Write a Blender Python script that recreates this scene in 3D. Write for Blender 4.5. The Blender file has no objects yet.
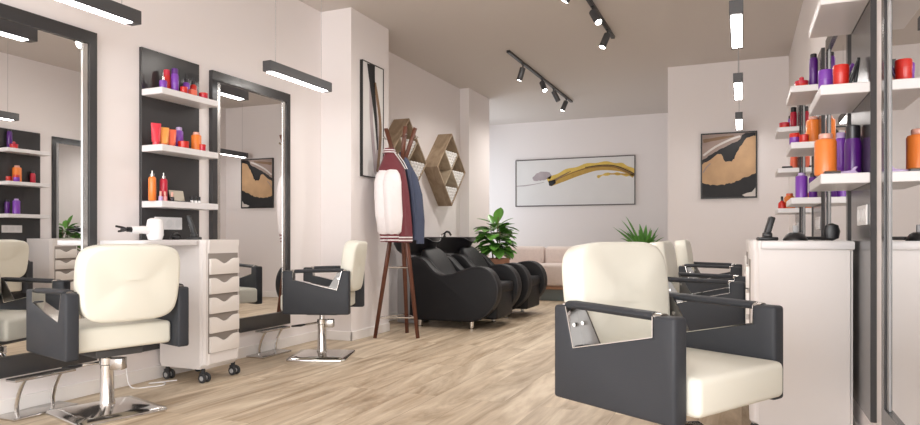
import bpy, bmesh, math, random
from mathutils import Vector, Matrix
random.seed(7)
S = bpy.context.scene
COL = S.collection
PI = math.pi

# ------------------------------------------------------------------ materials
def mat(name, col, rough=.5, metal=0, bump=0, bscale=60, coat=0, noise=0, nscale=8, emit=None, estr=0, trans=0, sheen=0):
    m = bpy.data.materials.new(name); m.use_nodes = True
    nt = m.node_tree; b = nt.nodes['Principled BSDF']
    b.inputs['Base Color'].default_value = (*col, 1)
    b.inputs['Roughness'].default_value = rough
    b.inputs['Metallic'].default_value = metal
    b.inputs['Coat Weight'].default_value = coat
    b.inputs['Sheen Weight'].default_value = sheen
    b.inputs['Transmission Weight'].default_value = trans
    tc = nt.nodes.new('ShaderNodeTexCoord')
    if noise:
        n = nt.nodes.new('ShaderNodeTexNoise'); n.inputs['Scale'].default_value = nscale; n.inputs['Detail'].default_value = 5
        nt.links.new(tc.outputs['Object'], n.inputs['Vector'])
        r = nt.nodes.new('ShaderNodeMixRGB'); r.blend_type = 'MIX'
        r.inputs[1].default_value = (*[c*(1-noise) for c in col], 1)
        r.inputs[2].default_value = (*[min(1, c*(1+noise)) for c in col], 1)
        nt.links.new(n.outputs['Fac'], r.inputs[0]); nt.links.new(r.outputs[0], b.inputs['Base Color'])
    if bump:
        n = nt.nodes.new('ShaderNodeTexNoise'); n.inputs['Scale'].default_value = bscale; n.inputs['Detail'].default_value = 4
        nt.links.new(tc.outputs['Object'], n.inputs['Vector'])
        bp = nt.nodes.new('ShaderNodeBump'); bp.inputs['Strength'].default_value = bump; bp.inputs['Distance'].default_value = .01
        nt.links.new(n.outputs['Fac'], bp.inputs['Height']); nt.links.new(bp.outputs[0], b.inputs['Normal'])
    if emit:
        b.inputs['Emission Color'].default_value = (*emit, 1); b.inputs['Emission Strength'].default_value = estr
    return m

def hexc(h):
    v = [int(h[i:i+2], 16)/255 for i in (0, 2, 4)]
    return tuple(c/12.92 if c <= .04045 else ((c+.055)/1.055)**2.4 for c in v)

M = {}
M['wall'] = mat('wall_paint', (.835, .79, .785), .6, bump=.04, bscale=40)
M['ceiling'] = mat('ceiling_paint', (.64, .595, .565), .8)
M['base'] = mat('white_trim_paint', (.84, .81, .79), .4)
M['charcoal'] = mat('charcoal_laminate', (.042, .041, .043), .2)
M['char_metal'] = mat('charcoal_metal', (.085, .085, .09), .4, metal=.3)
M['vinyl'] = mat('charcoal_vinyl', (.036, .039, .046), .5, bump=.12, bscale=350)
M['cream'] = mat('cream_leather', (.775, .765, .68), .42, bump=.07, bscale=260)
M['black_leather'] = mat('black_leather', (.009, .009, .011), .52, bump=.15, bscale=300)
M['bracket'] = mat('brushed_bracket', (.16, .155, .15), .35, metal=1)
for k_ in ('black_leather', 'vinyl'): M[k_].node_tree.nodes['Principled BSDF'].inputs['Specular IOR Level'].default_value = .28
M['piping'] = mat('black_piping', (.022, .022, .025), .5)
M['chrome'] = mat('chrome', (.72, .71, .70), .12, metal=1)
M['satin'] = mat('satin_steel', (.55, .53, .51), .25, metal=1)
M['mirror'] = mat('mirror_glass', (.86, .86, .86), .0, metal=1)
M['white_lam'] = mat('white_laminate', (.74, .72, .73), .3)
M['troll'] = mat('trolley_plastic', (.77, .735, .725), .33)
M['gap_shade'] = mat('trolley_gap_shade', (.25, .22, .20), .6)  # dark tone standing for shade in the drawer gaps
M['drawer'] = mat('drawer_plastic', (.80, .76, .73), .38)
M['black'] = mat('black_plastic', (.012, .012, .014), .35)
M['rubber'] = mat('dark_rubber', (.03, .03, .032), .7)
M['grey'] = mat('grey_plastic', (.35, .35, .36), .4)
M['white'] = mat('white_plastic', (.86, .85, .86), .25)
M['socket'] = mat('socket_plastic', (.75, .75, .76), .35)
M['diff'] = mat('led_diffuser', (.9, .9, .9), .5, emit=(1, .975, .95), estr=17)
M['lens'] = mat('spot_lens', (1, 1, 1), .4, emit=(1, .93, .84), estr=22)
M['walnut'] = mat('walnut_wood', (.13, .045, .026), .42, noise=.35, nscale=14)
M['terracotta'] = mat('terracotta', (.42, .20, .12), .7, noise=.15)
M['soil'] = mat('soil', (.04, .025, .018), .9)
M['leaf'] = mat('fig_leaf', (.12, .32, .05), .38, noise=.45, nscale=9)
M['leaf2'] = mat('strap_leaf', (.17, .42, .09), .4, noise=.5, nscale=7)
M['stem'] = mat('plant_stem', (.16, .12, .06), .7)
M['sofa'] = mat('sofa_fabric', (.70, .60, .555), .85, bump=.2, bscale=200, noise=.1, nscale=30)
M['sofawood'] = mat('sofa_wood', (.32, .17, .10), .5)
M['sofabase'] = mat('sofa_base', (.17, .20, .20), .6)
M['maroon'] = mat('maroon_wool', (.145, .020, .030), .75, bump=.9, bscale=12, sheen=.3)
M['sleeve'] = mat('white_sleeve', (.84, .79, .80), .45, bump=1.0, bscale=11)
M['cuffwhite'] = mat('knit_white', (.78, .74, .74), .8)
M['blue'] = mat('blue_denim', (.055, .068, .115), .8, bump=.9, bscale=12)
M['tan'] = mat('palette_tan', (.33, .29, .23), .3, metal=.3)
M['towel'] = mat('white_towel', (.90, .89, .88), .9, bump=.3, bscale=120)
M['towel_in'] = mat('towel_fold', (.45, .42, .40), .9)
for n, c in dict(purple='6a2f96', violet='7d3fae', plum='551a7a', red='c8261c', crimson='c21f3a', rose='d8384a', coral='e8694a', orange='e87f33', amber='f0a050', peach='e39a78', palelid='dba596', lilac='b9a3cf', dark='1f1c22', nailpink='e9a0a0').items():
    M[n] = mat('pack_'+n, hexc(c), .28, coat=.2)

def floor_mat():
    m = bpy.data.materials.new('oak_plank_floor'); m.use_nodes = True
    nt = m.node_tree; b = nt.nodes['Principled BSDF']; L = nt.links.new
    tc = nt.nodes.new('ShaderNodeTexCoord'); mp = nt.nodes.new('ShaderNodeMapping'); mp.inputs['Rotation'].default_value = (0, 0, PI/2)
    L(tc.outputs['Object'], mp.inputs['Vector'])
    br = nt.nodes.new('ShaderNodeTexBrick'); br.inputs['Scale'].default_value = 1
    br.inputs['Brick Width'].default_value = 1.8; br.inputs['Row Height'].default_value = .21; br.inputs['Mortar Size'].default_value = .0022
    br.inputs['Color1'].default_value = (.94, .94, .94, 1); br.inputs['Color2'].default_value = (1.06, 1.06, 1.06, 1); br.inputs['Mortar'].default_value = (.75, .72, .69, 1)
    br.inputs['Bias'].default_value = 0
    L(mp.outputs[0], br.inputs['Vector'])
    m2 = nt.nodes.new('ShaderNodeMapping'); m2.inputs['Scale'].default_value = (3.4, .5, 1); L(tc.outputs['Object'], m2.inputs['Vector'])
    # shift grain per plank
    add = nt.nodes.new('ShaderNodeVectorMath'); add.operation = 'ADD'
    sc = nt.nodes.new('ShaderNodeVectorMath'); sc.operation = 'SCALE'; sc.inputs['Scale'].default_value = 14
    L(br.outputs['Color'], sc.inputs[0]); L(m2.outputs[0], add.inputs[0]); L(sc.outputs[0], add.inputs[1])
    n1 = nt.nodes.new('ShaderNodeTexNoise'); n1.inputs['Scale'].default_value = 1.1; n1.inputs['Detail'].default_value = 9; n1.inputs['Roughness'].default_value = .62; n1.inputs['Distortion'].default_value = 1.9
    L(add.outputs[0], n1.inputs['Vector'])
    cr = nt.nodes.new('ShaderNodeValToRGB'); e = cr.color_ramp.elements
    e[0].position = .34; e[0].color = (.31, .225, .14, 1); e[1].position = .64; e[1].color = (.66, .555, .42, 1)
    k = e.new(.48); k.color = (.485, .385, .275, 1)
    L(n1.outputs['Fac'], cr.inputs[0])
    n2 = nt.nodes.new('ShaderNodeTexNoise'); n2.inputs['Scale'].default_value = 9; n2.inputs['Detail'].default_value = 6
    L(add.outputs[0], n2.inputs['Vector'])
    mx0 = nt.nodes.new('ShaderNodeMixRGB'); mx0.blend_type = 'OVERLAY'; mx0.inputs[0].default_value = .22
    L(cr.outputs[0], mx0.inputs[1]); L(n2.outputs['Fac'], mx0.inputs[2])
    mx = nt.nodes.new('ShaderNodeMixRGB'); mx.blend_type = 'MULTIPLY'; mx.inputs[0].default_value = 1
    L(mx0.outputs[0], mx.inputs[1]); L(br.outputs['Color'], mx.inputs[2])
    L(mx.outputs[0], b.inputs['Base Color']); b.inputs['Roughness'].default_value = .48
    bp = nt.nodes.new('ShaderNodeBump'); bp.inputs['Strength'].default_value = .12; bp.inputs['Distance'].default_value = .004
    L(n1.outputs['Fac'], bp.inputs['Height']); L(bp.outputs[0], b.inputs['Normal'])
    return m
M['floor'] = floor_mat()

def wood_mat(name, c1, c2, scale=(1, 1, 1)):
    m = bpy.data.materials.new(name); m.use_nodes = True
    nt = m.node_tree; b = nt.nodes['Principled BSDF']; L = nt.links.new
    tc = nt.nodes.new('ShaderNodeTexCoord'); mp = nt.nodes.new('ShaderNodeMapping'); mp.inputs['Scale'].default_value = scale
    L(tc.outputs['Object'], mp.inputs['Vector'])
    n = nt.nodes.new('ShaderNodeTexNoise'); n.inputs['Scale'].default_value = 4; n.inputs['Detail'].default_value = 8; n.inputs['Distortion'].default_value = 1
    L(mp.outputs[0], n.inputs['Vector'])
    cr = nt.nodes.new('ShaderNodeValToRGB'); e = cr.color_ramp.elements
    e[0].position = .3; e[0].color = (*c1, 1); e[1].position = .7; e[1].color = (*c2, 1)
    L(n.outputs['Fac'], cr.inputs[0]); L(cr.outputs[0], b.inputs['Base Color']); b.inputs['Roughness'].default_value = .6
    return m
M['pine'] = wood_mat('weathered_pine', (.24, .165, .10), (.46, .35, .24), (3, 1.2, 1.2))
M['pine_in'] = wood_mat('pine_lining', (.34, .27, .19), (.50, .41, .30), (2, 2, 2))

# ------------------------------------------------------------------ mesh helpers
def NB(): return bmesh.new()

def box(bm, x0, x1, y0, y1, z0, z1, bev=0, seg=2, mi=0, mtx=None):
    t = bmesh.new(); bmesh.ops.create_cube(t, size=1)
    for v in t.verts:
        v.co = Vector(((x0+x1)/2+v.co.x*(x1-x0), (y0+y1)/2+v.co.y*(y1-y0), (z0+z1)/2+v.co.z*(z1-z0)))
    if bev: bmesh.ops.bevel(t, geom=list(t.edges), offset=bev, segments=seg, profile=.5, affect='EDGES', clamp_overlap=True)
    merge(bm, t, mi, mtx)

def merge(bm, t, mi=0, mtx=None):
    vm = {}
    for v in t.verts: vm[v] = bm.verts.new(mtx @ v.co if mtx else v.co)
    for f in t.faces:
        try:
            g = bm.faces.new([vm[v] for v in f.verts]); g.material_index = mi; g.smooth = f.smooth
        except ValueError: pass
    t.free()

def prism(bm, pts, axis, a, b, bev=0, seg=2, mi=0, mtx=None):
    """extrude 2-D polygon pts along axis between a and b. axis x: pts=(y,z); y: pts=(x,z); z: pts=(x,y)"""
    t = bmesh.new()
    def P(p, w): return {'x': (w, p[0], p[1]), 'y': (p[0], w, p[1]), 'z': (p[0], p[1], w)}[axis]
    A = [t.verts.new(P(p, a)) for p in pts]; B = [t.verts.new(P(p, b)) for p in pts]
    t.faces.new(A); t.faces.new(B[::-1]); n = len(pts)
    for i in range(n): t.faces.new([A[i], B[i], B[(i+1) % n], A[(i+1) % n]])
    bmesh.ops.recalc_face_normals(t, faces=t.faces)
    if bev:
        bmesh.ops.bevel(t, geom=list(t.edges), offset=bev, segments=seg, profile=.5, affect='EDGES', clamp_overlap=True)
    merge(bm, t, mi, mtx)

def tube(bm, path, r, n=10, mi=0, cap=True, sx=1, sy=1):
    path = [Vector(p) for p in path]; rr = r if isinstance(r, (list, tuple)) else [r]*len(path)
    rings = []; up = None
    for i, p in enumerate(path):
        d = (path[min(i+1, len(path)-1)]-path[max(i-1, 0)]).normalized()
        if up is None: up = Vector((0, 0, 1)) if abs(d.z) < .9 else Vector((1, 0, 0))
        s = d.cross(up).normalized(); up = s.cross(d).normalized()
        rings.append([bm.verts.new(p+(s*math.cos(2*PI*k/n)*sx+up*math.sin(2*PI*k/n)*sy)*rr[i]) for k in range(n)])
    for i in range(len(rings)-1):
        for k in range(n):
            f = bm.faces.new([rings[i][k], rings[i][(k+1) % n], rings[i+1][(k+1) % n], rings[i+1][k]]); f.smooth = True; f.material_index = mi
    if cap:
        for rg in (rings[0][::-1], rings[-1]):
            f = bm.faces.new(rg); f.material_index = mi

def lathe(bm, prof, c=(0, 0, 0), n=20, mi=0, ax='z', sx=1, sy=1):
    rings = []
    for r, h in prof:
        ring = []
        for k in range(n):
            a = 2*PI*k/n; u, v = math.cos(a)*r*sx, math.sin(a)*r*sy
            co = {'z': (u, v, h), 'x': (h, u, v), 'y': (u, h, v)}[ax]
            ring.append(bm.verts.new(Vector(co)+Vector(c)))
        rings.append(ring)
    for i in range(len(rings)-1):
        for k in range(n):
            f = bm.faces.new([rings[i][k], rings[i][(k+1) % n], rings[i+1][(k+1) % n], rings[i+1][k]]); f.smooth = True; f.material_index = mi
    for rg in (rings[0][::-1], rings[-1]):
        f = bm.faces.new(rg); f.material_index = mi

def loft(bm, rings, mi=0, cap=True, closed=True):
    R = [[bm.verts.new(p) for p in r] for r in rings]; n = len(R[0])
    for i in range(len(R)-1):
        for k in range(n if closed else n-1):
            f = bm.faces.new([R[i][k], R[i][(k+1) % n], R[i+1][(k+1) % n], R[i+1][k]]); f.smooth = True; f.material_index = mi
    if cap:
        for rg in (R[0][::-1], R[-1]):
            f = bm.faces.new(rg); f.material_index = mi; f.smooth = True

def obj(name, bm, m, parent=None, loc=None, smooth=True, ang=35):
    bmesh.ops.remove_doubles(bm, verts=bm.verts, dist=1e-6)
    bmesh.ops.recalc_face_normals(bm, faces=bm.faces)
    if smooth:
        for f in bm.faces: f.smooth = True
        for e in bm.edges:
            if len(e.link_faces) == 2 and e.calc_face_angle(0) > math.radians(ang): e.smooth = False
    me = bpy.data.meshes.new(name); bm.to_mesh(me); bm.free()
    for mm in (m if isinstance(m, list) else [m]): me.materials.append(M[mm] if isinstance(mm, str) else mm)
    o = bpy.data.objects.new(name, me); COL.objects.link(o)
    if parent: o.parent = parent
    if loc: o.location = loc
    return o

def thing(name, label, cat, loc=(0, 0, 0), rz=0, group=None):
    o = bpy.data.objects.new(name, None); COL.objects.link(o); o.empty_display_size = .1
    o.location = loc; o.rotation_euler = (0, 0, rz)
    return tag(o, label, cat, group)

def tag(o, label, cat, group=None):
    o['label'] = label; o['category'] = cat
    if group: o['group'] = group
    return o

def struct(name, bm, m, smooth=False):
    o = obj(name, bm, m, smooth=smooth); o['kind'] = 'structure'; return o

def dup(root, loc, rz=None, label=None, group=None):
    r = root.copy(); COL.objects.link(r); r.location = loc
    if rz is not None: r.rotation_euler = (0, 0, rz)
    if label: r['label'] = label
    if group: r['group'] = group
    for ch in list(root.children):
        c = ch.copy(); COL.objects.link(c); c.parent = r
        for g in ch.children:
            d = g.copy(); COL.objects.link(d); d.parent = c
    return r

# ------------------------------------------------------------------ dimensions
XL, XR, H = -3.62, .50, 3.05
XM = -3.68          # wall behind wash units
YB, YF = -2.4, 11.7
YP0, YP1, XP = 5.2, 5.9, -3.29
YQ0, YQ1, XQ = 8.66, 9.48, -3.54
YR = 8.57; XRE = -.845

# ------------------------------------------------------------------ room shell
b = NB(); box(b, -4.95, .7, YB-.15, YF+.15, -.12, 0); struct('floor', b, 'floor')
b = NB(); box(b, -4.95, .7, YB-.15, YF+.15, H, H+.12); struct('ceiling', b, 'ceiling')
b = NB(); box(b, -4.95, XL, YB, YP0, 0, H); struct('wall_left', b, 'wall')
b = NB(); box(b, -4.95, XP, YP0, YP1, 0, H); struct('wall_left_pier', b, 'wall')
b = NB(); box(b, -4.95, XM, YP1, YQ0, 0, H); struct('wall_left_wash', b, 'wall')
b = NB(); box(b, -4.95, XQ, YQ0, YQ1, 0, H); struct('wall_left_column', b, 'wall')
b = NB(); box(b, -4.95, .7, YF, YF+.15, 0, H); struct('wall_back', b, 'wall')
b = NB(); box(b, XRE, .7, YR, YF, 0, H); struct('wall_back_right', b, 'wall')
# right wall; unseen window opening added beside the camera to light the left wall
wy0, wy1, wz0, wz1 = -2.1, .85, .45, 2.75
b = NB()
box(b, XR, .7, wy1, YR, 0, H); box(b, XR, .7, YB, wy0, 0, H); box(b, XR, .7, wy0, wy1, 0, wz0); box(b, XR, .7, wy0, wy1, wz1, H)
struct('wall_right', b, 'wall')
b = NB()
for y in (wy0, (wy0+wy1)/2, wy1): box(b, .58, .63, y-.03, y+.03, wz0, wz1)
for z in (wz0, wz1): box(b, .58, .63, wy0, wy1, z-.03, z+.03)
struct('added_opening_frame', b, 'char_metal')  # frame of the added, unseen opening
# far-left alcove window (out of sight round the column)
ay0, ay1 = 9.75, 11.45
b = NB(); box(b, -4.95, -4.75, YQ1, ay0, 0, H); box(b, -4.95, -4.75, ay1, YF, 0, H); box(b, -4.95, -4.75, ay0, ay1, 0, .5); box(b, -4.95, -4.75, ay0, ay1, 2.7, H)
struct('wall_left_alcove', b, 'wall')
b = NB()
for y in (ay0, (ay0+ay1)/2, ay1): box(b, -4.88, -4.84, y-.03, y+.03, .5, 2.7)
for z in (.5, 2.7): box(b, -4.88, -4.84, ay0, ay1, z-.03, z+.03)
struct('window_2', b, 'char_metal')
# shop front behind the camera
b = NB(); box(b, -4.95, -3.3, YB-.15, YB, 0, H); box(b, .2, .7, YB-.15, YB, 0, H); box(b, -3.3, .2, YB-.15, YB, 2.75, H); box(b, -3.3, .2, YB-.15, YB, 0, .3)
struct('wall_front', b, 'wall')
b = NB()
for x in (-3.3, -2.1, -.95, .2): box(b, x-.03, x+.03, YB-.1, YB-.05, .3, 2.75)
struct('window_3', b, 'char_metal')

def baseboard(name, x0, x1, y0, y1):
    b = NB(); box(b, x0, x1, y0, y1, 0, .085, .004); struct(name, b, 'base')
baseboard('baseboard_left', XL, XL+.015, YB, YP0)
baseboard('baseboard_left_pier', XP, XP+.015, YP0-.015, YP1)
baseboard('baseboard_left_pier_near', XL+.015, XP+.015, YP0-.015, YP0)
baseboard('baseboard_left_wash', XM, XM+.015, YP1, YQ0)
baseboard('baseboard_left_column', XQ, XQ+.015, YQ0, YQ1)
baseboard('baseboard_back', -4.75, XRE, YF-.015, YF)
baseboard('baseboard_back_right', XRE, XR, YR-.015, YR)
baseboard('baseboard_right', XR-.015, XR, YB, YR-.015)

# ------------------------------------------------------------------ salon chair
def outline_back():
    pts = []
    N = 56
    for k in range(N):
        a = 2*PI*k/N; c, s = math.cos(a), math.sin(a)
        e = 2/4.8
        y = math.copysign(abs(c)**e, c); z = math.copysign(abs(s)**e, s)
        w = .252-.012*max(0, -z)
        pts.append((y*w, z*.195))
    return pts

def make_chair(label, loc, rz, lift=0):
    t = thing('salon_chair', label, 'salon chair', loc, rz, 'cream and charcoal styling chairs')
    R_, F_ = -.2525, .2525; zb, zt = .37+lift, .697+lift
    # chrome base: square plate with low dome
    b = NB()
    def sq(w, z, r):
        P = []
        for cx, cy, a0 in ((1, 1, 0), (-1, 1, 90), (-1, -1, 180), (1, -1, 270)):
            for k in range(6):
                a = math.radians(a0+18*k); P.append((cx*(w-r)+math.cos(a)*r, cy*(w-r)+math.sin(a)*r, z))
        return P
    loft(b, [sq(.225, 0, .03), sq(.228, .012, .03), sq(.222, .022, .03), sq(.16, .034, .04), sq(.09, .042, .05), sq(.045, .05, .0448)])
    base_ = obj('base', b, 'chrome', t, ang=50)
    b = NB(); lathe(b, [(.041, .045), (.041, .06), (.035, .075), (.034, .26), (.038, .265), (.038, .30), (.02, .302), (.018, zb-.02)], n=24)
    col_ = [obj('column', b, 'chrome', t)]
    b = NB(); box(b, -.03, .03, -.095, -.028, .235, .30, .006); col_.append(obj('pump_housing', b, 'satin', t))
    b = NB(); tube(b, [(0, .02, .275), (.0, .10, .262), (0, .17, .25)], .008); lv = obj('pump_lever', b, 'chrome', t); col_.append(lv)
    b = NB(); tube(b, [(0, .13, .258), (0, .17, .250), (0, .24, .243)], [.012, .018, .012], sy=.6); obj('lever_grip', b, 'black', lv)
    for o_ in col_+[base_]: o_.location.x = .03
    for o_ in col_[1:]: o_.rotation_euler = (0, 0, math.radians(203-90)-rz)
    b = NB(); box(b, -.12, .12, -.12, .12, zb-.025, zb+.012, .004); obj('seat_mount', b, 'char_metal', t)
    b = NB(); box(b, -.19, .29, -.247, .247, zb+.022, zb+.142, .022, 4)
    for v in b.verts:      # soft crown
        if v.co.z > zb+.12: v.co.z += .012*(1-(v.co.y/.25)**2)
    obj('seat', b, 'cream', t)
    # backrest: padded slab leaning back
    ol = outline_back(); b = NB(); rings = []
    tk = .104
    for ins, x in ((.19, -.5), (.10, -.5), (.022, -.5), (.005, -.46), (0, -.38), (0, .36), (.006, .43), (.024, .47), (.10, .53), (.17, .56)):
        rings.append([(x*tk-.05*(y/.27)**2*-.35, y*(1-ins/.27), z*(1-ins/.21)) for y, z in ol])
    loft(b, rings)
    mt = Matrix.Translation((-.236, 0, .727+lift*.5)) @ Matrix.Rotation(math.radians(-7), 4, 'Y')
    bmesh.ops.transform(b, matrix=mt, verts=b.verts)
    obj('backrest', b, 'cream', t, ang=60)
    prof = [(R_, zb), (F_, zb), (F_, zt), (F_-.082, zt), (F_-.082, zt-.066), (R_+.093, zt-.142), (R_+.057, zt), (R_, zt)]
    notch = [(F_-.082, zt-.002), (F_-.082, zt-.066), (R_+.093, zt-.142), (R_+.057, zt-.002)]
    for s in (1, -1):
        y0, y1 = sorted((s*.25, s*.315)); ym = s*.2825
        b = NB(); prism(b, prof, 'y', y0, y1, .012, 3); pn = obj('side_panel', b, 'vinyl', t)
        b = NB()
        th = .0016
        for (xa, za), (xb, zb_) in zip(notch, notch[1:]):
            d = Vector((xb-xa, 0, zb_-za)).normalized(); nrm = Vector((-d.z, 0, d.x))*th
            if nrm.z < 0 or (abs(nrm.z) < 1e-6): nrm = nrm
            q = [Vector((xa, 0, za)), Vector((xb, 0, zb_))]
            pts = [(q[0]+nrm).xz, (q[1]+nrm).xz, (q[1]-nrm).xz, (q[0]-nrm).xz]
            prism(b, [tuple(p) for p in pts], 'y', ym-.031, ym+.031)
        obj('chrome_edge', b, 'chrome', pn)
        b = NB()
        yi = s*.258
        prism(b, [(R_+.030, zt+.004), (R_+.090, zt+.004), (R_+.165, zt-.125), (R_+.085, zt-.140)], 'y', *sorted((yi, yi-s*.006)))
        bk_ = obj('backrest_bracket', b, 'bracket', t)
        b = NB(); lathe(b, [(.007, -.010), (.007, .002)], c=(R_+.095, yi, zt-.06), ax='y', n=12); obj('bolt', b, 'satin', bk_)
        b = NB(); tube(b, [(R_+.050, ym, zt+.002), (R_+.075, ym, zt+.004), (F_-.11, ym, zt-.004), (F_-.090, ym, zt-.005)], .018, 14, sx=1.45, sy=.8)
        ar = obj('armrest', b, 'vinyl', t)
        b = NB()
        tube(b, [(R_+.03, ym, zt+.001), (R_+.056, ym, zt+.002)], .013, 12, sx=1.3, sy=.7); obj('chrome_tip', b, 'satin', ar)
        b = NB(); tube(b, [(F_-.090, ym, zt-.004), (F_-.06, ym, zt-.005)], .017, 12, sx=1.3, sy=.7); obj('chrome_tip', b, 'satin', ar)
    return t

make_chair('large cream and charcoal styling chair in the foreground, left of the plain white cabinet side', (-.240, 2.447, 0), math.radians(-30.5), .013)
make_chair('cream and charcoal chair at far left, in front of the white drawer trolley', (-3.13, 2.55, 0), math.radians(164.5), -.02)
make_chair('cream chair seen side-on between the white drawer trolley and the wooden coat stand', (-3.035, 4.425, 0), math.radians(200.6))
make_chair('middle chair of the right-hand row, its cream back half hidden behind the foreground chair', (-.225, 4.36, 0), math.radians(-2))
make_chair('farthest chair of the right-hand row, narrow cream back and dark arms beside the cabinet', (-.255, 6.4, 0), math.radians(-1))

# ------------------------------------------------------------------ wall mirrors
def mirror(label, side, y0, y1, rot=0, z0=.205, z1=2.18):
    xw = XL if side < 0 else XR; s = -side      # s: direction into the room
    t = thing('wall_mirror', label, 'mirror', (xw, (y0+y1)/2, z0), 0, 'tall charcoal-framed mirrors')
    fd = .035 if side < 0 else .018
    h = z1-z0; w = (y1-y0)/2; X = lambda a, c: sorted((s*a, s*c))
    b = NB()
    box(b, *X(.0, fd), -w, -w+.05, 0, h); box(b, *X(.0, fd), w-.05, w, 0, h)
    box(b, *X(.0, fd), -w+.05, w-.05, h-.075, h); box(b, *X(.0, fd), -w+.05, w-.05, 0, .11)
    obj('frame', b, 'charcoal', t, smooth=False)
    b = NB(); box(b, *X(.003, fd-.009), -w+.05, -w+.09, .11, h-.075, .003); box(b, *X(.003, fd-.009), w-.09, w-.05, .11, h-.075, .003)
    obj('inner_trim', b, 'satin' if side < 0 else 'grey', t, smooth=False)
    b = NB(); box(b, *X(.002, fd-.013), -w+.05, w-.05, .11, h-.075); gl = obj('mirror_glass', b, 'mirror', t, smooth=False); gl.rotation_euler = (0, 0, math.radians(rot))
mirror('nearest tall framed mirror on the left wall, cut by the photo edge', -1, 1.90, 2.835, .59)
mirror('tall framed mirror on the left wall between the shelves and the plaster pier', -1, 3.785, 4.70, .5)
mirror('framed mirror on the right wall at the photo edge, in front of the nearest shelves', 1, 1.97, 2.915)
mirror('framed mirror on the right wall between the nearest and second shelf units', 1, 3.79, 4.73)
mirror('farthest framed mirror on the right wall between the second and third shelf units', 1, 5.60, 6.54)

# ------------------------------------------------------------------ shelf panels
def shelf_unit(label, side, y0, y1, zs, z0=.20, z1=2.19, mid=True):
    xw = XL if side < 0 else XR; s = -side; X = lambda a, c: sorted((s*a, s*c))
    t = thing('wall_shelf_unit', label, 'shelf unit', (xw, y0, z0), 0, 'charcoal panels with white shelves')
    w = y1-y0
    b = NB(); box(b, *X(0, .022), 0, w, 0, z1-z0, .001, 1); obj('back_panel', b, 'charcoal', t, smooth=False)
    for z in zs:
        b = NB(); box(b, *X(.022, .20), 0, w, z-z0-.042, z-z0, .003, 1); obj('shelf', b, 'white_lam', t, smooth=False)
    b = NB(); box(b, *X(.022, .030), .10 if s > 0 else .05, (.10 if s > 0 else .05)+.235, .80, .885, .003, 1)
    p = obj('socket_plate', b, 'white', t, smooth=False)
    for k in range(3):
        yc = (.10 if s > 0 else .05)+.04+.078*k
        b = NB(); lathe(b, [(.028, s*.0300), (.028, s*.0315), (.021, s*.0316), (.020, s*.0305)], c=(0, yc, .8425), ax='x', n=20); obj('socket', b, 'socket', p)
shelf_unit('shelf panel on the left wall above the drawer trolley, filled with bright bottles', -1, 3.168, 3.668, (1.914, 1.547, 1.184))
shelf_unit('nearest shelf panel on the right wall, beside the mirror at the photo edge', 1, 3.12, 3.63, (1.955, 1.58, 1.212))
shelf_unit('second shelf panel along the right wall, behind the white cabinet', 1, 4.93, 5.44, (1.955, 1.58, 1.212))
shelf_unit('farthest shelf panel along the right wall, beside the black and gold painting', 1, 6.74, 7.25, (1.955, 1.58, 1.212))

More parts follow.
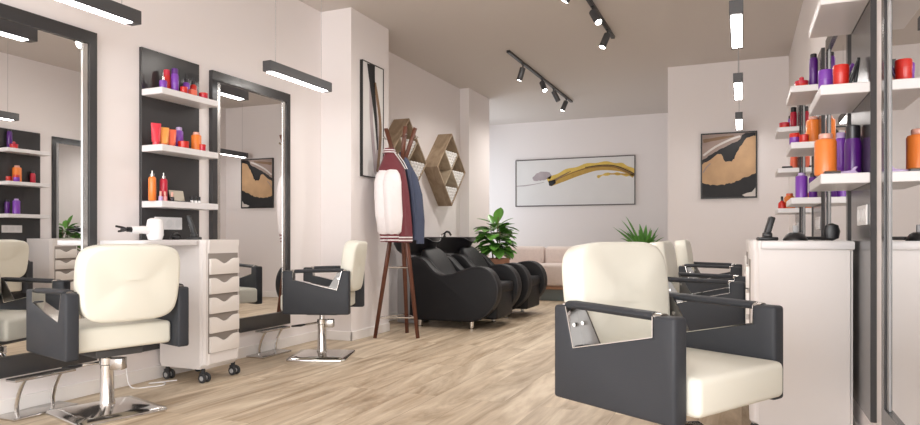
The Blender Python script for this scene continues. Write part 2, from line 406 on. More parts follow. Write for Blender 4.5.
# ------------------------------------------------------------------ trolleys
def trolley(label, loc, rz, flap, zb=.085, D=.40):
    """local: front (+x) shows drawers, width along y, origin at floor centre"""
    t = thing('salon_trolley', label, 'trolley', loc, rz, 'white drawer trolleys')
    W = .345
    b = NB()
    # body with lower front chamfer
    def sec(z, d, w, c=.03):
        x0, x1 = -D/2, -D/2+d
        return [(x0, -w/2, z), (x1-c, -w/2, z), (x1, -w/2+c, z), (x1, w/2-c, z), (x1-c, w/2, z), (x0, w/2, z)]
    loft(b, [sec(zb, D-.03, W-.03), sec(zb+.035, D, W), sec(.88, D, W), sec(.90, D+.004, W+.004), sec(.932, D+.004, W+.004)])
    bmesh.ops.bevel(b, geom=[e for e in b.edges if abs((e.verts[0].co-e.verts[1].co).normalized().z) > .8], offset=.012, segments=3, affect='EDGES', clamp_overlap=True)
    body = obj('body', b, 'troll', t, ang=40)
    b = NB(); box(b, D/2-.015, D/2+.0015, -W/2+.036, W/2-.036, .185, .845, .006); rc = obj('gap_shade_sheet', b, 'gap_shade', t)  # dark sheet just proud of the body, colours shade into the drawer gaps
    hz = .128
    for k in range(5):
        z0 = .192+k*hz; z1 = z0+.104
        b = NB()
        # front with scooped top edge
        n = 20; ww = W/2-.040; pts = [(-ww, z0), (ww, z0)]
        for i in range(n+1):
            y = ww-2*ww*i/n; q = abs(y)/ww
            pts.append((y, z1-.034*(.5+.5*math.cos(min(1, q/.72)*PI))))
        prism(b, pts, 'x', D/2-.010, D/2+.016, .0025, 2)
        dr = obj('drawer', b, 'drawer', t)
        b = NB(); box(b, D/2+.006, D/2+.014, -ww, ww, z1-.006, z1+.002, .002, 1, mtx=None)
        b.free()
    for sx in (-1, 1):
        for sy in (-1, 1):
            cx, cy = sx*(D/2-.045), sy*(W/2-.035)
            b = NB(); lathe(b, [(.014, .06), (.014, .09)], c=(cx, cy, 0), n=12)
            box(b, cx-.018, cx+.022, cy-.018, cy+.018, .045, .068, .006)
            cs = obj('caster', b, 'rubber', t)
            b = NB()
            for oy in (-.020, .020):
                lathe(b, [(.026, cy+oy-.009), (.030, cy+oy-.006), (.030, cy+oy+.006), (.026, cy+oy+.009)], c=(cx+.012, 0, .030), ax='y', n=20)
            wh = obj('wheel', b, 'rubber', cs)
            b = NB(); lathe(b, [(.013, cy-.033), (.016, cy-.030), (.016, cy+.030), (.013, cy+.033)], c=(cx+.012, 0, .030), ax='y', n=16); obj('hub', b, 'grey', cs)
    if flap > 0:
        pts = [(-D/2+.02, -W/2-.005), (-D/2+.02, -W/2-flap)]
        for k in range(7):
            a = math.radians(-90+15*k); pts.append((D/2-.09+math.cos(a)*.06, -W/2-flap+.06+math.sin(a)*.06))
        pts += [(D/2-.03, -W/2-.05), (D/2-.05, -W/2-.005)]
        b = NB(); prism(b, pts, 'z', .897, .930, .006, 2); obj('side_flap', b, 'white_lam', t)
    else:
        b = NB(); box(b, -D/2+.05, D/2+.005, -W/2-.020, -W/2-.003, .893, .930, .005); obj('side_flap', b, 'white_lam', t)
    return t
trolley('white five-drawer trolley on casters under the left wall shelves', (-3.395, 3.475, 0), 0, .46)
t2 = trolley('plain white side of a trolley cabinet at the right, behind the foreground chair', (.248, 3.63, 0), PI, 0, .035, .43)
# the flap lip faces the camera on this one
for ch in t2.children:
    if ch.name.startswith('side_flap'): ch.rotation_euler = (0, 0, PI)
trolley('farther white trolley on the right, hidden behind the nearer white cabinet', (.248, 5.43, 0), PI, 0, .035, .43)

# ------------------------------------------------------------------ footrests
def footrest(label, loc, rz):
    t = thing('footrest', label, 'footrest', loc, rz, 'chrome footrests under the mirrors')
    b = NB(); box(b, -.085, .08, -.18, .18, 0, .014, .003); obj('base', b, 'satin', t)
    for s in (-1, 1):
        b = NB(); tube(b, [(-.02, s*.10, .012), (-.022, s*.10, .06), (-.005, s*.10, .12), (.025, s*.10, .175), (.045, s*.10, .20)], .009, sx=1.3); obj('upright', b, 'chrome', t)
    b = NB(); box(b, -.005, .075, -.17, .17, .198, .213, .004); obj('foot_bar', b, 'satin', t)
footrest('chrome footrest on the floor under the nearest left mirror', (-3.515, 2.42, 0), 0)
footrest('chrome footrest on the floor between the drawer trolley and second chair', (-3.515, 4.34, 0), 0)
footrest('chrome footrest behind the foreground chair below the right wall', (.38, 4.27, 0), PI)

# ------------------------------------------------------------------ linear pendant lamps
def pendant(label, x, yc, z=2.15, L=.78):
    t = thing('linear_pendant_lamp', label, 'lamp', (x, yc, z), 0, 'linear pendant lamps')
    b = NB(); box(b, -.037, .037, -L/2, L/2, .004, .080, .002, 1); obj('housing', b, 'char_metal', t, smooth=False)
    b = NB(); box(b, -.029, .029, -L/2+.035, L/2-.055, 0, .006); obj('diffuser', b, 'diff', t, smooth=False)
    for s in (-1, 1):
        b = NB(); tube(b, [(0, s*(L/2-.1), .07), (0, s*(L/2-.1), H-z)], .0016, 6); obj('cable', b, 'grey', t)
pendant('long dark pendant lamp hanging at the top left over the nearest mirror', -3.17, 2.37)
pendant('long dark pendant lamp hanging over the second left mirror near the pier', -3.17, 4.27)
pendant('nearest of the three pendant lamps in line at the right', -.03, 4.42, 2.20)
pendant('middle of the three pendant lamps in line at the right', -.03, 6.22, 2.20)
pendant('farthest pendant lamp at the right, just above the black and gold painting', -.03, 8.05, 2.20)

# ------------------------------------------------------------------ track lights
def spot_head(t, y, tilt_x, tilt_y, lit):
    b = NB(); lathe(b, [(.008, -.07), (.008, -.025)], c=(0, y, 0), n=10); box(b, -.012, .012, y-.03, y+.03, -.035, -.022)
    st = obj('spot_arm', b, 'black', t)
    b = NB(); lathe(b, [(.001, 0), (.032, 0), (.035, -.004), (.035, -.15), (.033, -.155), (.029, -.155), (.028, -.142)], n=24)
    mt = Matrix.Translation((0, y, -.07)) @ Matrix.Rotation(tilt_y, 4, 'Y') @ Matrix.Rotation(tilt_x, 4, 'X')
    bmesh.ops.transform(b, matrix=mt, verts=b.verts)
    h = obj('spot_head', b, 'char_metal', t)
    b = NB(); lathe(b, [(.001, -.1525), (.028, -.1525), (.028, -.144), (.001, -.144)], n=20); bmesh.ops.transform(b, matrix=mt, verts=b.verts)
    obj('spot_lens', b, 'lens' if lit > 15 else 'black', h)
    if lit:
        l = bpy.data.lights.new('spot_bulb', 'SPOT'); l.energy = lit; l.spot_size = 2.3; l.spot_blend = 1; l.color = (1, .95, .89); l.shadow_soft_size = .035
        o = bpy.data.objects.new('spot_bulb', l); COL.objects.link(o); o.matrix_world = Matrix.Translation(t.location) @ mt @ Matrix.Translation((0, 0, -.2))
        o.parent = h; o.matrix_parent_inverse = Matrix.Identity(4)
        o.matrix_local = mt @ Matrix.Translation((0, 0, -.19))
def track(label, x, y0, y1, heads):
    t = thing('track_light', label, 'track light', (x, y0, H), 0, 'black ceiling track lights')
    b = NB(); box(b, -.019, .019, 0, y1-y0, -.028, 0, .002, 1); obj('rail', b, 'black', t, smooth=False)
    for a in heads: spot_head(t, *a)
track('black ceiling track with four spotlights above the black wash chairs', -2.42, 7.08, 10.1, [(.55, 0, .3, 50), (1.37, -.45, -.45, 60), (1.95, .1, -.45, 0), (2.68, -.2, .35, 80)])
track('black ceiling track with two visible spotlights, cut by the top of the photo', -1.24, 4.2, 7.02, [(.3, .2, .5, 40), (1.05, .0, .5, 40), (1.78, -.45, -.5, 50), (2.50, -.35, .3, 60)])

# ------------------------------------------------------------------ pictures
def art_tex(name, base, sc=3, rough=.6):
    return mat(name, base, rough, noise=.25, nscale=sc, bump=.3, bscale=30)
M['canvas_w'] = mat('canvas_white', (.74, .73, .725), .6, noise=.04, nscale=3)
M['ink'] = art_tex('paint_black', (.010, .010, .012), 12)
M['gold'] = art_tex('paint_gold', (.50, .31, .06), 12)
M['ochre'] = art_tex('paint_ochre', (.24, .13, .035), 16)
M['yellow'] = art_tex('paint_yellow', (.70, .49, .10), 12)
M['sand'] = art_tex('paint_sand', (.52, .33, .18), 7)
M['taupe'] = art_tex('paint_taupe', (.33, .25, .22), 5)
M['umber'] = art_tex('paint_umber', (.23, .14, .08), 10)
M['smoke'] = art_tex('paint_smoke', (.42, .36, .38), 9)
M['pale'] = art_tex('paint_pale', (.62, .58, .55), 9)
M['frame_b'] = mat('black_frame', (.012, .011, .011), .4)
M['frame_g'] = mat('grey_frame', (.10, .085, .085), .4)

def poly(b, pts, h, mi):
    vs = [b.verts.new((p[0], h, p[1])) for p in pts]
    f = b.faces.new(vs); f.material_index = mi
def stroke(b, ctr, wid, h, mi, jit=0):
    """ribbon along centre points with half-widths"""
    n = len(ctr); up = []; dn = []
    for i in range(n):
        a, c = ctr[max(i-1, 0)], ctr[min(i+1, n-1)]
        dx, dz = c[0]-a[0], c[1]-a[1]; l = math.hypot(dx, dz) or 1
        nx, nz = -dz/l, dx/l; w = wid[i]
        j = random.uniform(-jit, jit)
        up.append((ctr[i][0]+nx*(w+j), ctr[i][1]+nz*(w+j))); dn.append((ctr[i][0]-nx*(w-j), ctr[i][1]-nz*(w-j)))
    for i in range(n-1): poly(b, [up[i], up[i+1], dn[i+1], dn[i]], h, mi)
def interp(pts, n):
    out = []
    for i in range(n):
        t = i/(n-1)*(len(pts)-1); k = min(int(t), len(pts)-2); f = t-k
        p0, p1, p2, p3 = pts[max(k-1, 0)], pts[k], pts[k+1], pts[min(k+2, len(pts)-1)]
        out.append(tuple(.5*((2*b_)+(-a+c)*f+(2*a-5*b_+4*c-d)*f*f+(-a+3*b_-3*c+d)*f**3) for a, b_, c, d in zip(p0, p1, p2, p3)))
    return out
def picture(name, label, loc, rz, W, Hh, fm, fw, draw, mats, depth=.03):
    """local: picture plane faces -y, x right, z up from centre"""
    t = thing(name, label, 'painting', loc, rz)
    b = NB()
    box(b, -W/2, -W/2+fw, -depth, 0, -Hh/2, Hh/2); box(b, W/2-fw, W/2, -depth, 0, -Hh/2, Hh/2)
    box(b, -W/2+fw, W/2-fw, -depth, 0, -Hh/2, -Hh/2+fw); box(b, -W/2+fw, W/2-fw, -depth, 0, Hh/2-fw, Hh/2)
    obj('frame', b, fm, t, smooth=False)
    b = NB(); box(b, -W/2+fw, W/2-fw, -depth+.006, -.002, -Hh/2+fw, Hh/2-fw)
    draw(b, W-2*fw, Hh-2*fw, -depth+.006); 
    me = obj('canvas', b, mats, t, smooth=False)
# --- long gold stroke, back wall. coords from -W/2..W/2
def d_back(b, W, Hh, h):
    def C(u, v): return ((u-.5)*W, (.5-v)*Hh)      # u,v in 0..1 from top left
    h1, h2, h3, h4 = h-.0008, h-.0014, h-.002, h-.0026
    stroke(b, [C(0, .56), C(.08, .555), C(.16, .53), C(.25, .49)], [.006, .010, .006, .004], h1, 1)
    c = interp([C(.15, .42), C(.2, .36), C(.26, .34), C(.31, .37)], 12); stroke(b, c, [.03+.05*math.sin(PI*i/11) for i in range(12)], h1, 1, .012)
    c = interp([C(.28, .47), C(.40, .33), C(.55, .22), (C(.70, .16)), C(.84, .18), C(.93, .24), C(.998, .36)], 40)
    stroke(b, c, [.05+.012*math.sin(i*.9) for i in range(40)], h1, 4)
    c = interp([C(.30, .52), C(.42, .42), C(.55, .31), C(.70, .22), C(.84, .24), C(.93, .30), C(.998, .42)], 40)
    stroke(b, c, [.058-.0005*i for i in range(40)], h2, 2)
    c = interp([C(.38, .42), C(.50, .30), C(.62, .215), C(.74, .185), C(.86, .22), C(.998, .40)], 40)
    stroke(b, c, [.004+.022*(i/39) for i in range(40)], h3, 3)
    c = interp([C(.60, .20), C(.74, .165), C(.86, .20), C(.998, .37)], 30)
    stroke(b, c, [.006 for i in range(30)], h4, 5)
    c = interp([C(.33, .48), C(.40, .37), C(.48, .27)], 12); stroke(b, c, [.022*(1-i/12)+.003 for i in range(12)], h4, 6)
    poly(b, [C(.285, .47), C(.345, .44), C(.35, .52), C(.315, .58), (C(.292, .57))], h4, 5)
    c = interp([C(.70, .42), C(.76, .37), C(.85, .36), C(.92, .39), C(.998, .40)], 16); stroke(b, c, [.018+.012*math.sin(i*1.7) for i in range(16)], h2, 4)
    c = interp([C(.80, .36), C(.9, .37), C(.998, .40)], 10); stroke(b, c, [.012]*10, h3, 2)
picture('panorama_painting', 'wide white painting with one arching gold brush stroke on the back wall', (-2.766, YF, 1.935), 0, 2.16, .858, 'frame_g', .018, d_back, ['canvas_w', 'smoke', 'gold', 'ochre', 'yellow', 'ink', 'umber'])
# --- black and sand painting
def d_bg(b, W, Hh, h):
    def C(u, v): return ((u-.5)*W, (.5-v)*Hh)
    h1, h2, h3 = h-.0008, h-.0014, h-.002
    def top(u): # ragged
        return 0
    # taupe upper-left with pale sweep
    poly(b, [C(0, 0), C(1, 0), C(.75, .10), C(.45, .22), C(.2, .34), C(0, .44)], h1, 1)
    stroke(b, interp([C(.02, .10), C(.3, .07), C(.6, .04)], 10), [.02, .024, .02, .018, .02, .018, .016, .012, .01, .006], h2, 4)
    stroke(b, interp([C(.02, .33), C(.25, .2), C(.55, .09), C(.72, .05)], 10), [.012]*10, h2, 3)
    # black diagonal sweep with a dripping middle
    up = interp([C(0, .40), C(.15, .33), C(.35, .24), (C(.55, .16)), C(.70, .11), C(.78, .02), C(1, -.0)], 30)
    dn = interp([C(0, .47), C(.12, .42), C(.27, .335), C(.335, .31), C(.38, .35), C(.42, .43), C(.5, .45), C(.58, .42), C(.62, .36), C(.68, .28), C(.75, .17), C(.87, .08), C(1, .06)], 30)
    up = [(x, z+random.uniform(-.006, .006)) for x, z in up]; dn = [(x+random.uniform(-.006, .006), z+random.uniform(-.012, .012)) for x, z in dn]
    for i in range(29): poly(b, [up[i], up[i+1], dn[i+1], dn[i]], h3, 2)
    # black lower band
    up = interp([C(0, .76), C(.15, .795), C(.35, .80), C(.5, .79), C(.65, .75), C(.8, .70), C(1, .64)], 30)
    up = [(x, z+random.uniform(-.008, .008)) for x, z in up]
    dn = [( -W/2+W*i/29, -Hh/2) for i in range(30)]
    for i in range(29): poly(b, [up[i], up[i+1], dn[i+1], dn[i]], h2, 2)
    poly(b, [C(.75, .97), C(.84, .94), (C(.93, .925)), C(.995, .86), C(.995, .995), C(.8, .995)], h3, 3)
    stroke(b, interp([C(.02, .60), C(.08, .52), C(.16, .46)], 6), [.008]*6, h2, 1)
picture('abstract_painting', 'black and sand abstract painting on the far wall right of the long gold one', (-.1475, YR, 1.805), 0, .625, .79, 'frame_b', .016, d_bg, ['sand', 'taupe', 'ink', 'pale', 'umber'])
# --- tall narrow canvas on the pier
def d_p(b, W, Hh, h):
    def C(u, v): return ((u-.5)*W, (.5-v)*Hh)
    h1, h2, h3 = h-.0008, h-.0014, h-.002
    c = interp([C(.42, .0), C(.5, .15), C(.62, .35), C(.72, .55), C(.72, .75), C(.60, .97)], 24); stroke(b, c, [.022+.006*math.sin(i) for i in range(24)], h1, 1)
    c = interp([C(.45, .0), C(.40, .25), C(.42, .5), C(.55, .8), C(.62, .95)], 24); stroke(b, c, [.03]*24, h2, 1)
    c = interp([C(.40, .0), C(.44, .12), C(.50, .25), C(.64, .5), (C(.72, .75))], 24); stroke(b, c, [max(.008, .075-.003*i) for i in range(24)], h3, 3)
    c = interp([C(.58, .15), C(.80, .4), C(.86, .62), C(.72, .95)], 20); stroke(b, c, [.026]*20, h3, 2)
picture('narrow_painting', 'tall narrow white painting with dark brush strokes on the plaster pier', (XP, 5.55, 2.065), PI/2, .40, 1.09, 'frame_b', .008, d_p, ['canvas_w', 'smoke', 'umber', 'ink', 'pale'])

# ------------------------------------------------------------------ coat stand and jackets
CX, CY = -3.01, 5.62
er = Vector((.88, .475, 0)); et = Vector((-.475, .88, 0))
t = thing('coat_stand', 'walnut tripod coat stand beside the plaster pier, hung with two jackets', 'coat stand', (CX, CY, 0))
feet = [(-3.18, 5.44), (-2.80, 5.58), (-3.06, 5.86)]
ctr = Vector((0, 0, 1.63))
tops = [er*.13+et*-.02, er*-.12+et*.04, er*.045+et*-.12]
fv = [Vector((x-CX, y-CY, 0)) for x, y in feet]
for i, f in enumerate(fv):
    b = NB(); off = tops[i]*.12
    d = (ctr+off-f)
    q = f+d*1.0
    tube(b, [f, f+d*.5, q], [.025, .030, .030], 4, sx=1.35, sy=.8); lg = obj('leg', b, 'walnut', t, smooth=False)
    b = NB(); tube(b, [q-d*.04, q+Vector((tops[i].x, tops[i].y, .36))], [.030, .028], 4, sx=1.35, sy=.8); pr_ = obj('prong', b, 'walnut', t, smooth=False)
    b = NB()
    pm = q+Vector((tops[i].x, tops[i].y, .36))*.72
    o_ = Vector((tops[i].x, tops[i].y, 0)).normalized()
    tube(b, [pm, pm+o_*.035, pm+o_*.06+Vector((0, 0, .02))], [.006, .006, .011], 8)
    obj('peg', b, 'chrome', pr_)
for zz in (.19, .66):
    P = [f+(ctr-f)*(zz/1.63) for f in fv]
    for i in range(3):
        b = NB(); tube(b, [P[i], P[(i+1) % 3]], .006, 8); obj('tie_rod', b, 'chrome', t)

def garment(b, base, prof, mi=0, n=28, folds=5, amp=.012, seed=0):
    """prof: list of (z, off_r, off_t, half_r, half_t)"""
    rings = []
    for z, o1, o2, hr, ht in prof:
        ring = []
        for k in range(n):
            a = 2*PI*k/n; f = 1+amp/max(hr, .02)*(math.sin(folds*a+seed+z*2.5)+.5*math.sin(3*a+z*23+seed)+.35*math.sin(7*a-z*31))*max(.1, min(1, (1.75-z)*2))
            p = base+er*(o1+math.cos(a)*hr*f)+et*(o2+math.sin(a)*ht*f); p.z = z; ring.append(p)
        rings.append(ring)
    loft(b, rings, mi)
J = Vector((CX, CY, 0))
def loc0(b): bmesh.ops.translate(b, vec=-J, verts=b.verts)
# varsity jacket
JS = J
t = thing('varsity_jacket', 'maroon varsity jacket with white sleeves hanging on the left of the coat stand', 'jacket', (CX-.04, CY-.03, 0))
b = NB(); garment(b, J, [(.965, .035, -.07, .125, .085), (1.1, .030, -.07, .122, .09), (1.35, .015, -.075, .118, .085), (1.50, -.020, -.08, .128, .080), (1.585, -.030, -.085, .128, .072), (1.67, -.035, -.085, .085, .058), (1.755, -.045, -.085, .045, .040)], folds=6, amp=.010)
loc0(b); obj('body', b, 'maroon', t)
b = NB(); garment(b, J, [(.900, .035, -.07, .118, .082), (.93, .035, -.07, .122, .085), (.967, .035, -.07, .126, .087)], folds=6, amp=.008, mi=0)
for f in b.faces: f.material_index = 0
loc0(b); hm = obj('hem_band', b, 'maroon', t)
b = NB()
for z0 in (.912, .940):
    garment(b, J, [(z0, .035, -.07, .1235, .0875), (z0+.012, .035, -.07, .1245, .0885)], folds=6, amp=.008)
loc0(b); obj('stripe', b, 'cuffwhite', hm)
b = NB(); garment(b, J, [(1.735, -.05, -.085, .066, .05), (1.765, -.052, -.085, .056, .045), (1.785, -.05, -.08, .045, .038)], folds=3, amp=.003)
loc0(b); cl = obj('collar', b, 'maroon', t)
for q_ in (0, .03):
    b = NB(); tube(b, [J+er*(.0+q_)+et*-.135+Vector((0, 0, 1.735-q_*.3)), J+er*(.055+q_)+et*-.142+Vector((0, 0, 1.66-q_*.3)), J+er*(.10+q_*.6)+et*-.14+Vector((0, 0, 1.585))], .0045, 6)
    loc0(b); obj('shoulder_stripe', b, 'cuffwhite', t)
b = NB()
for z0, hr in ((1.742, .0685), (1.762, .061)):
    garment(b, J, [(z0, -.051, -.085, hr, .0515 if z0 < 1.75 else .048), (z0+.008, -.051, -.085, hr-.003, .05 if z0 < 1.75 else .0465)], folds=3, amp=.003)
loc0(b); obj('stripe', b, 'cuffwhite', cl)
for (o1, o2, sc, sd) in ((-.020, -.165, .92, 0), (-.085, -.140, .92, 2)):
    b = NB(); garment(b, J, [(.975, o1-.0, o2+.02, .060*sc, .045), (1.0, o1, o2+.015, .085*sc, .055), (1.15, o1-.005, o2+.005, .098*sc, .06), (1.35, o1-.012, o2, .104*sc, .062), (1.46, o1-.012, o2+.01, .100*sc, .06), (1.53, o1-.010, o2+.02, .086*sc, .055), (1.57, o1-.006, o2+.035, .062*sc, .042), (1.592, o1, o2+.05, .035*sc, .025)], folds=4, amp=.008, seed=sd)
    loc0(b); sl = obj('sleeve', b, 'sleeve', t)
    b = NB(); garment(b, J, [(.905, o1, o2+.02, .056*sc, .042), (.94, o1, o2+.02, .058*sc, .044), (.978, o1, o2+.02, .060*sc, .045)], folds=3, amp=.003)
    loc0(b); cf = obj('cuff', b, 'maroon', sl)
    for z0 in (.918, .948):
        pass
    b = NB()
    for z0 in (.915, .945): garment(b, J, [(z0, o1, o2+.02, .0595*sc, .0455), (z0+.012, o1, o2+.02, .0605*sc, .0465)], folds=3, amp=.003)
    loc0(b); 
    st = obj('stripe', b, 'cuffwhite', t)
# blue jacket
t = thing('denim_jacket', 'dark blue jacket hanging on the right of the coat stand', 'jacket', (CX-.045, CY-.022, 0))
b = NB(); garment(b, J, [(.92, .195, .05, .060, .13), (1.1, .195, .05, .062, .135), (1.4, .17, .045, .062, .13), (1.58, .13, .03, .055, .11), (1.68, .095, .02, .04, .08), (1.74, .075, .01, .028, .045)], folds=5, amp=.008)
loc0(b); obj('body', b, 'blue', t)
b = NB(); garment(b, J, [(.885, .235, -.04, .035, .035), (1.1, .235, -.045, .045, .042), (1.35, .215, -.045, .048, .045), (1.52, .175, -.035, .042, .042), (1.62, .14, -.02, .025, .03)], folds=3, amp=.006)
loc0(b); obj('sleeve', b, 'blue', t)
b = NB(); garment(b, J, [(1.715, .08, .012, .034, .05), (1.76, .068, .01, .026, .04)], folds=2, amp=.002); loc0(b); obj('collar', b, 'blue', t)

# ------------------------------------------------------------------ shampoo chairs
ARM = [(-3.249, .075), (-3.249, .73), (-3.20, .745), (-3.13, .735), (-3.06, .69), (-3.0, .625), (-2.94, .578), (-2.87, .555), (-2.76, .572), (-2.65, .612), (-2.54, .643), (-2.45, .648), (-2.37, .628), (-2.305, .575), (-2.265, .50), (-2.25, .42), (-2.257, .34), (-2.285, .265), (-2.33, .20), (-2.39, .145), (-2.46, .10), (-2.55, .078)]
def wash_chair(label, yc):
    x0 = -2.75; t = thing('wash_chair', label, 'wash chair', (x0, yc, 0), 0, 'black hairwash chairs')
    prof = [(x-x0, z) for x, z in ARM]
    for s in (-1, 1):
        y0, y1 = sorted((s*.26, s*.40)); b = NB()
        prism(b, prof, 'y', y0, y1, .03, 4); ar = obj('arm', b, 'black_leather', t, ang=50)
        b = NB()
        for yy in (y0+.012, y1-.012):
            pth = [(x, yy, z) for x, z in interp(prof[2:21], 60)]
            c0 = Vector((.0, yy, .36)); pth = [tuple(Vector(p)+(c0-Vector(p)).normalized()*.011) for p in pth]
            tube(b, pth, .009, 6)
        obj('piping', b, 'piping', ar)
        for fx in (.19, -.40):
            b = NB(); lathe(b, [(.028, 0), (.028, .008), (.022, .012), (.022, .09)], c=(fx, s*.33, 0), n=16); obj('foot', b, 'chrome', t)
    b = NB(); box(b, -.15, .44, -.262, .262, .10, .40, .03, 3); obj('front_base', b, 'black_leather', t)
    b = NB(); box(b, -.15, .455, -.258, .258, .36, .475, .035, 4); obj('seat', b, 'black_leather', t)
    # reclining backrest
    b = NB()
    sp = interp([(-.10, .42), (-.22, .50), (-.33, .66), (-.42, .77), (-.47, .80)], 14)
    rings = []
    for i, (x, z) in enumerate(sp):
        a, c = sp[max(i-1, 0)], sp[min(i+1, 13)]; dx, dz = c[0]-a[0], c[1]-a[1]; l = math.hypot(dx, dz); nx, nz = dz/l, -dx/l
        w = .25*(1 if i < 9 else 1-.10*(i-9)); th = .05*(1 if i < 12 else .6)
        ring = []
        for k in range(20):
            q = 2*PI*k/20; c_, s_ = math.cos(q), math.sin(q)
            yy = math.copysign(abs(c_)**.4, c_)*w; tt = math.copysign(abs(s_)**.6, s_)*th
            ring.append((x+nx*tt, yy, z+nz*tt))
        rings.append(ring)
    loft(b, rings); obj('backrest', b, 'black_leather', t, ang=60)
    # basin
    bx = -.62
    b = NB(); box(b, bx-.15, bx+.10, -.17, .17, 0, .60, .02); box(b, bx-.10, bx+.06, -.11, .11, .59, .80, .02); obj('basin_pedestal', b, 'grey', t)
    b = NB(); rings = []
    for z, w, l, ox in ((.745, .10, .09, 0), (.755, .15, .13, 0), (.80, .205, .18, 0), (.87, .235, .215, 0), (.925, .25, .23, .01), (.945, .262, .242, .015), (.95, .255, .236, .015), (.935, .235, .215, .01), (.86, .20, .18, 0), (.79, .13, .12, 0), (.775, .05, .05, 0)):
        ring = []
        for k in range(36):
            q = 2*PI*k/36; c_, s_ = math.cos(q), math.sin(q); e = .62
            dip = -.05*math.exp(-((q if q < PI else q-2*PI)/.45)**2) if z > .9 else 0
            ring.append((bx+ox+math.copysign(abs(c_)**e, c_)*l, math.copysign(abs(s_)**e, s_)*w, z+dip))
        rings.append(ring)
    loft(b, rings); bs = obj('basin', b, 'black', t, ang=50)
    b = NB(); lathe(b, [(.024, .90), (.024, .95), (.018, .955), (.018, .965)], c=(bx-.18, .12, 0), n=14)
    tube(b, [(bx-.18, .12, .96), (bx-.175, .12, 1.0), (bx-.14, .10, 1.02), (bx-.09, .07, 1.01), (bx-.06, .05, .975)], .013, 10); obj('faucet', b, 'black', bs)
    b = NB(); tube(b, [(bx-.2, .06, .95), (bx-.2, .06, .985), (bx-.16, .05, .995)], .010, 10); obj('lever', b, 'chrome', bs)
wash_chair('nearest black curved-arm wash chair, right behind the coat stand', 6.665)
wash_chair('farther black curved-arm wash chair, beside the leafy fig plant', 7.725)

# ------------------------------------------------------------------ diamond towel shelves
def diamond(label, yc, zc):
    t = thing('diamond_wall_shelf', label, 'wall shelf', (XM, yc, zc), 0, 'diamond wooden wall shelves')
    hw, hh, dp, th = .46, .472, .20, .020
    def quad_ring(b, w, h, tk, mi=0):
        fy = tk*math.hypot(w, h)/h; fz = tk*math.hypot(w, h)/w
        o = [(0, h), (w, 0), (0, -h), (-w, 0)]; i = [(0, h-fz), (w-fy, 0), (0, -h+fz), (-w+fy, 0)]
        for k in range(4):
            prism(b, [o[k], o[(k+1) % 4], i[(k+1) % 4], i[k]], 'x', .001, dp)
    b = NB(); quad_ring(b, hw, hh, th); obj('outer_box', b, 'pine', t, smooth=False)
    for s in (1, -1):   # crossing dividers
        d = Vector((hw/2, hh/2*s)); n_ = Vector((-d.y, d.x)).normalized()*.009
        a = -d*.97; c = d*.97
        b = NB(); prism(b, [tuple(a+n_), tuple(c+n_), tuple(c-n_), tuple(a-n_)], 'x', .002, dp-.004); obj('divider', b, 'pine_in', t, smooth=False)
    return hw, hh, dp
DS = [(6.72, 1.827), (7.93, 1.827)]
diamond('diamond-shaped wooden wall shelf partly behind the coat stand and jackets', *DS[0])
diamond('diamond-shaped wooden wall shelf nearer the back, fully visible beside the column', *DS[1])
# towel rolls, three triangular piles per shelf
tw = None
def towel_proto():
    b = NB(); lathe(b, [(.021, 0), (.0245, .003), (.0262, .007), (.0262, .153), (.021, .16)], ax='x', n=10)
    r = obj('rolled_towel', b, 'towel')
    b = NB(); pts = []
    for k in range(22):
        a = k*.62; rr = .003+.0008*k; pts.append((.1605, math.cos(a)*rr, math.sin(a)*rr))
    tube(b, pts, .0009, 4); obj('fold_edge', b, 'towel_in', r)
    return r
proto = towel_proto()
first = True
for si, (yc, zc) in enumerate(DS):
    hw, hh = .46, .472
    for ci, (oy, oz) in enumerate([(0, 0), (hw/2, 0), (0, -hh/2)]):
        # bottom vertex of the cell
        cell = [(0, hh/2), (hw/2, 0), (0, -hh/2)][ci]
        vy, vz = yc+cell[0], zc+cell[1]-hh/2
        where = ['upper', 'right-hand', 'lowest'][ci]
        lab = 'rolled white towel in the %s cell of the %s diamond shelf' % (where, ['jacket-side', 'far'][si])
        grp = 'towels in the %s cell, %s shelf' % (where, ['near', 'far'][si])
        r0 = .0272
        for row in range(5):
            z = vz+(.066 if ci == 2 else .056)+row*r0*1.42
            cnt = row+1
            for j in range(cnt):
                y = vy+(j-(cnt-1)/2)*r0*2.72
                if first: o = proto; first = False; o.location = (XM+.036, y, z)
                else: o = dup(proto, (XM+.036, y, z))
                tag(o, lab, 'towel', grp)

# ------------------------------------------------------------------ sofa
t = thing('bench_sofa', 'low beige fabric sofa on a dark base behind the black wash chairs', 'sofa', (-2.45, 9.6, 0))
b = NB(); box(b, -1.2, 1.15, .06, .80, 0, .17, .01); obj('plinth', b, 'sofabase', t)
b = NB(); box(b, -1.25, 1.2, .0, .86, .17, .215, .008); obj('wood_frame', b, 'sofawood', t)
for k in range(3):
    x0 = -1.24+k*.81
    b = NB(); box(b, x0, x0+.80, .0, .62, .215, .545, .05, 4); obj('seat_cushion', b, 'sofa', t)
    b = NB(); box(b, x0+.005, x0+.80, .58, .80, .50, .80, .06, 4); obj('back_cushion', b, 'sofa', t)

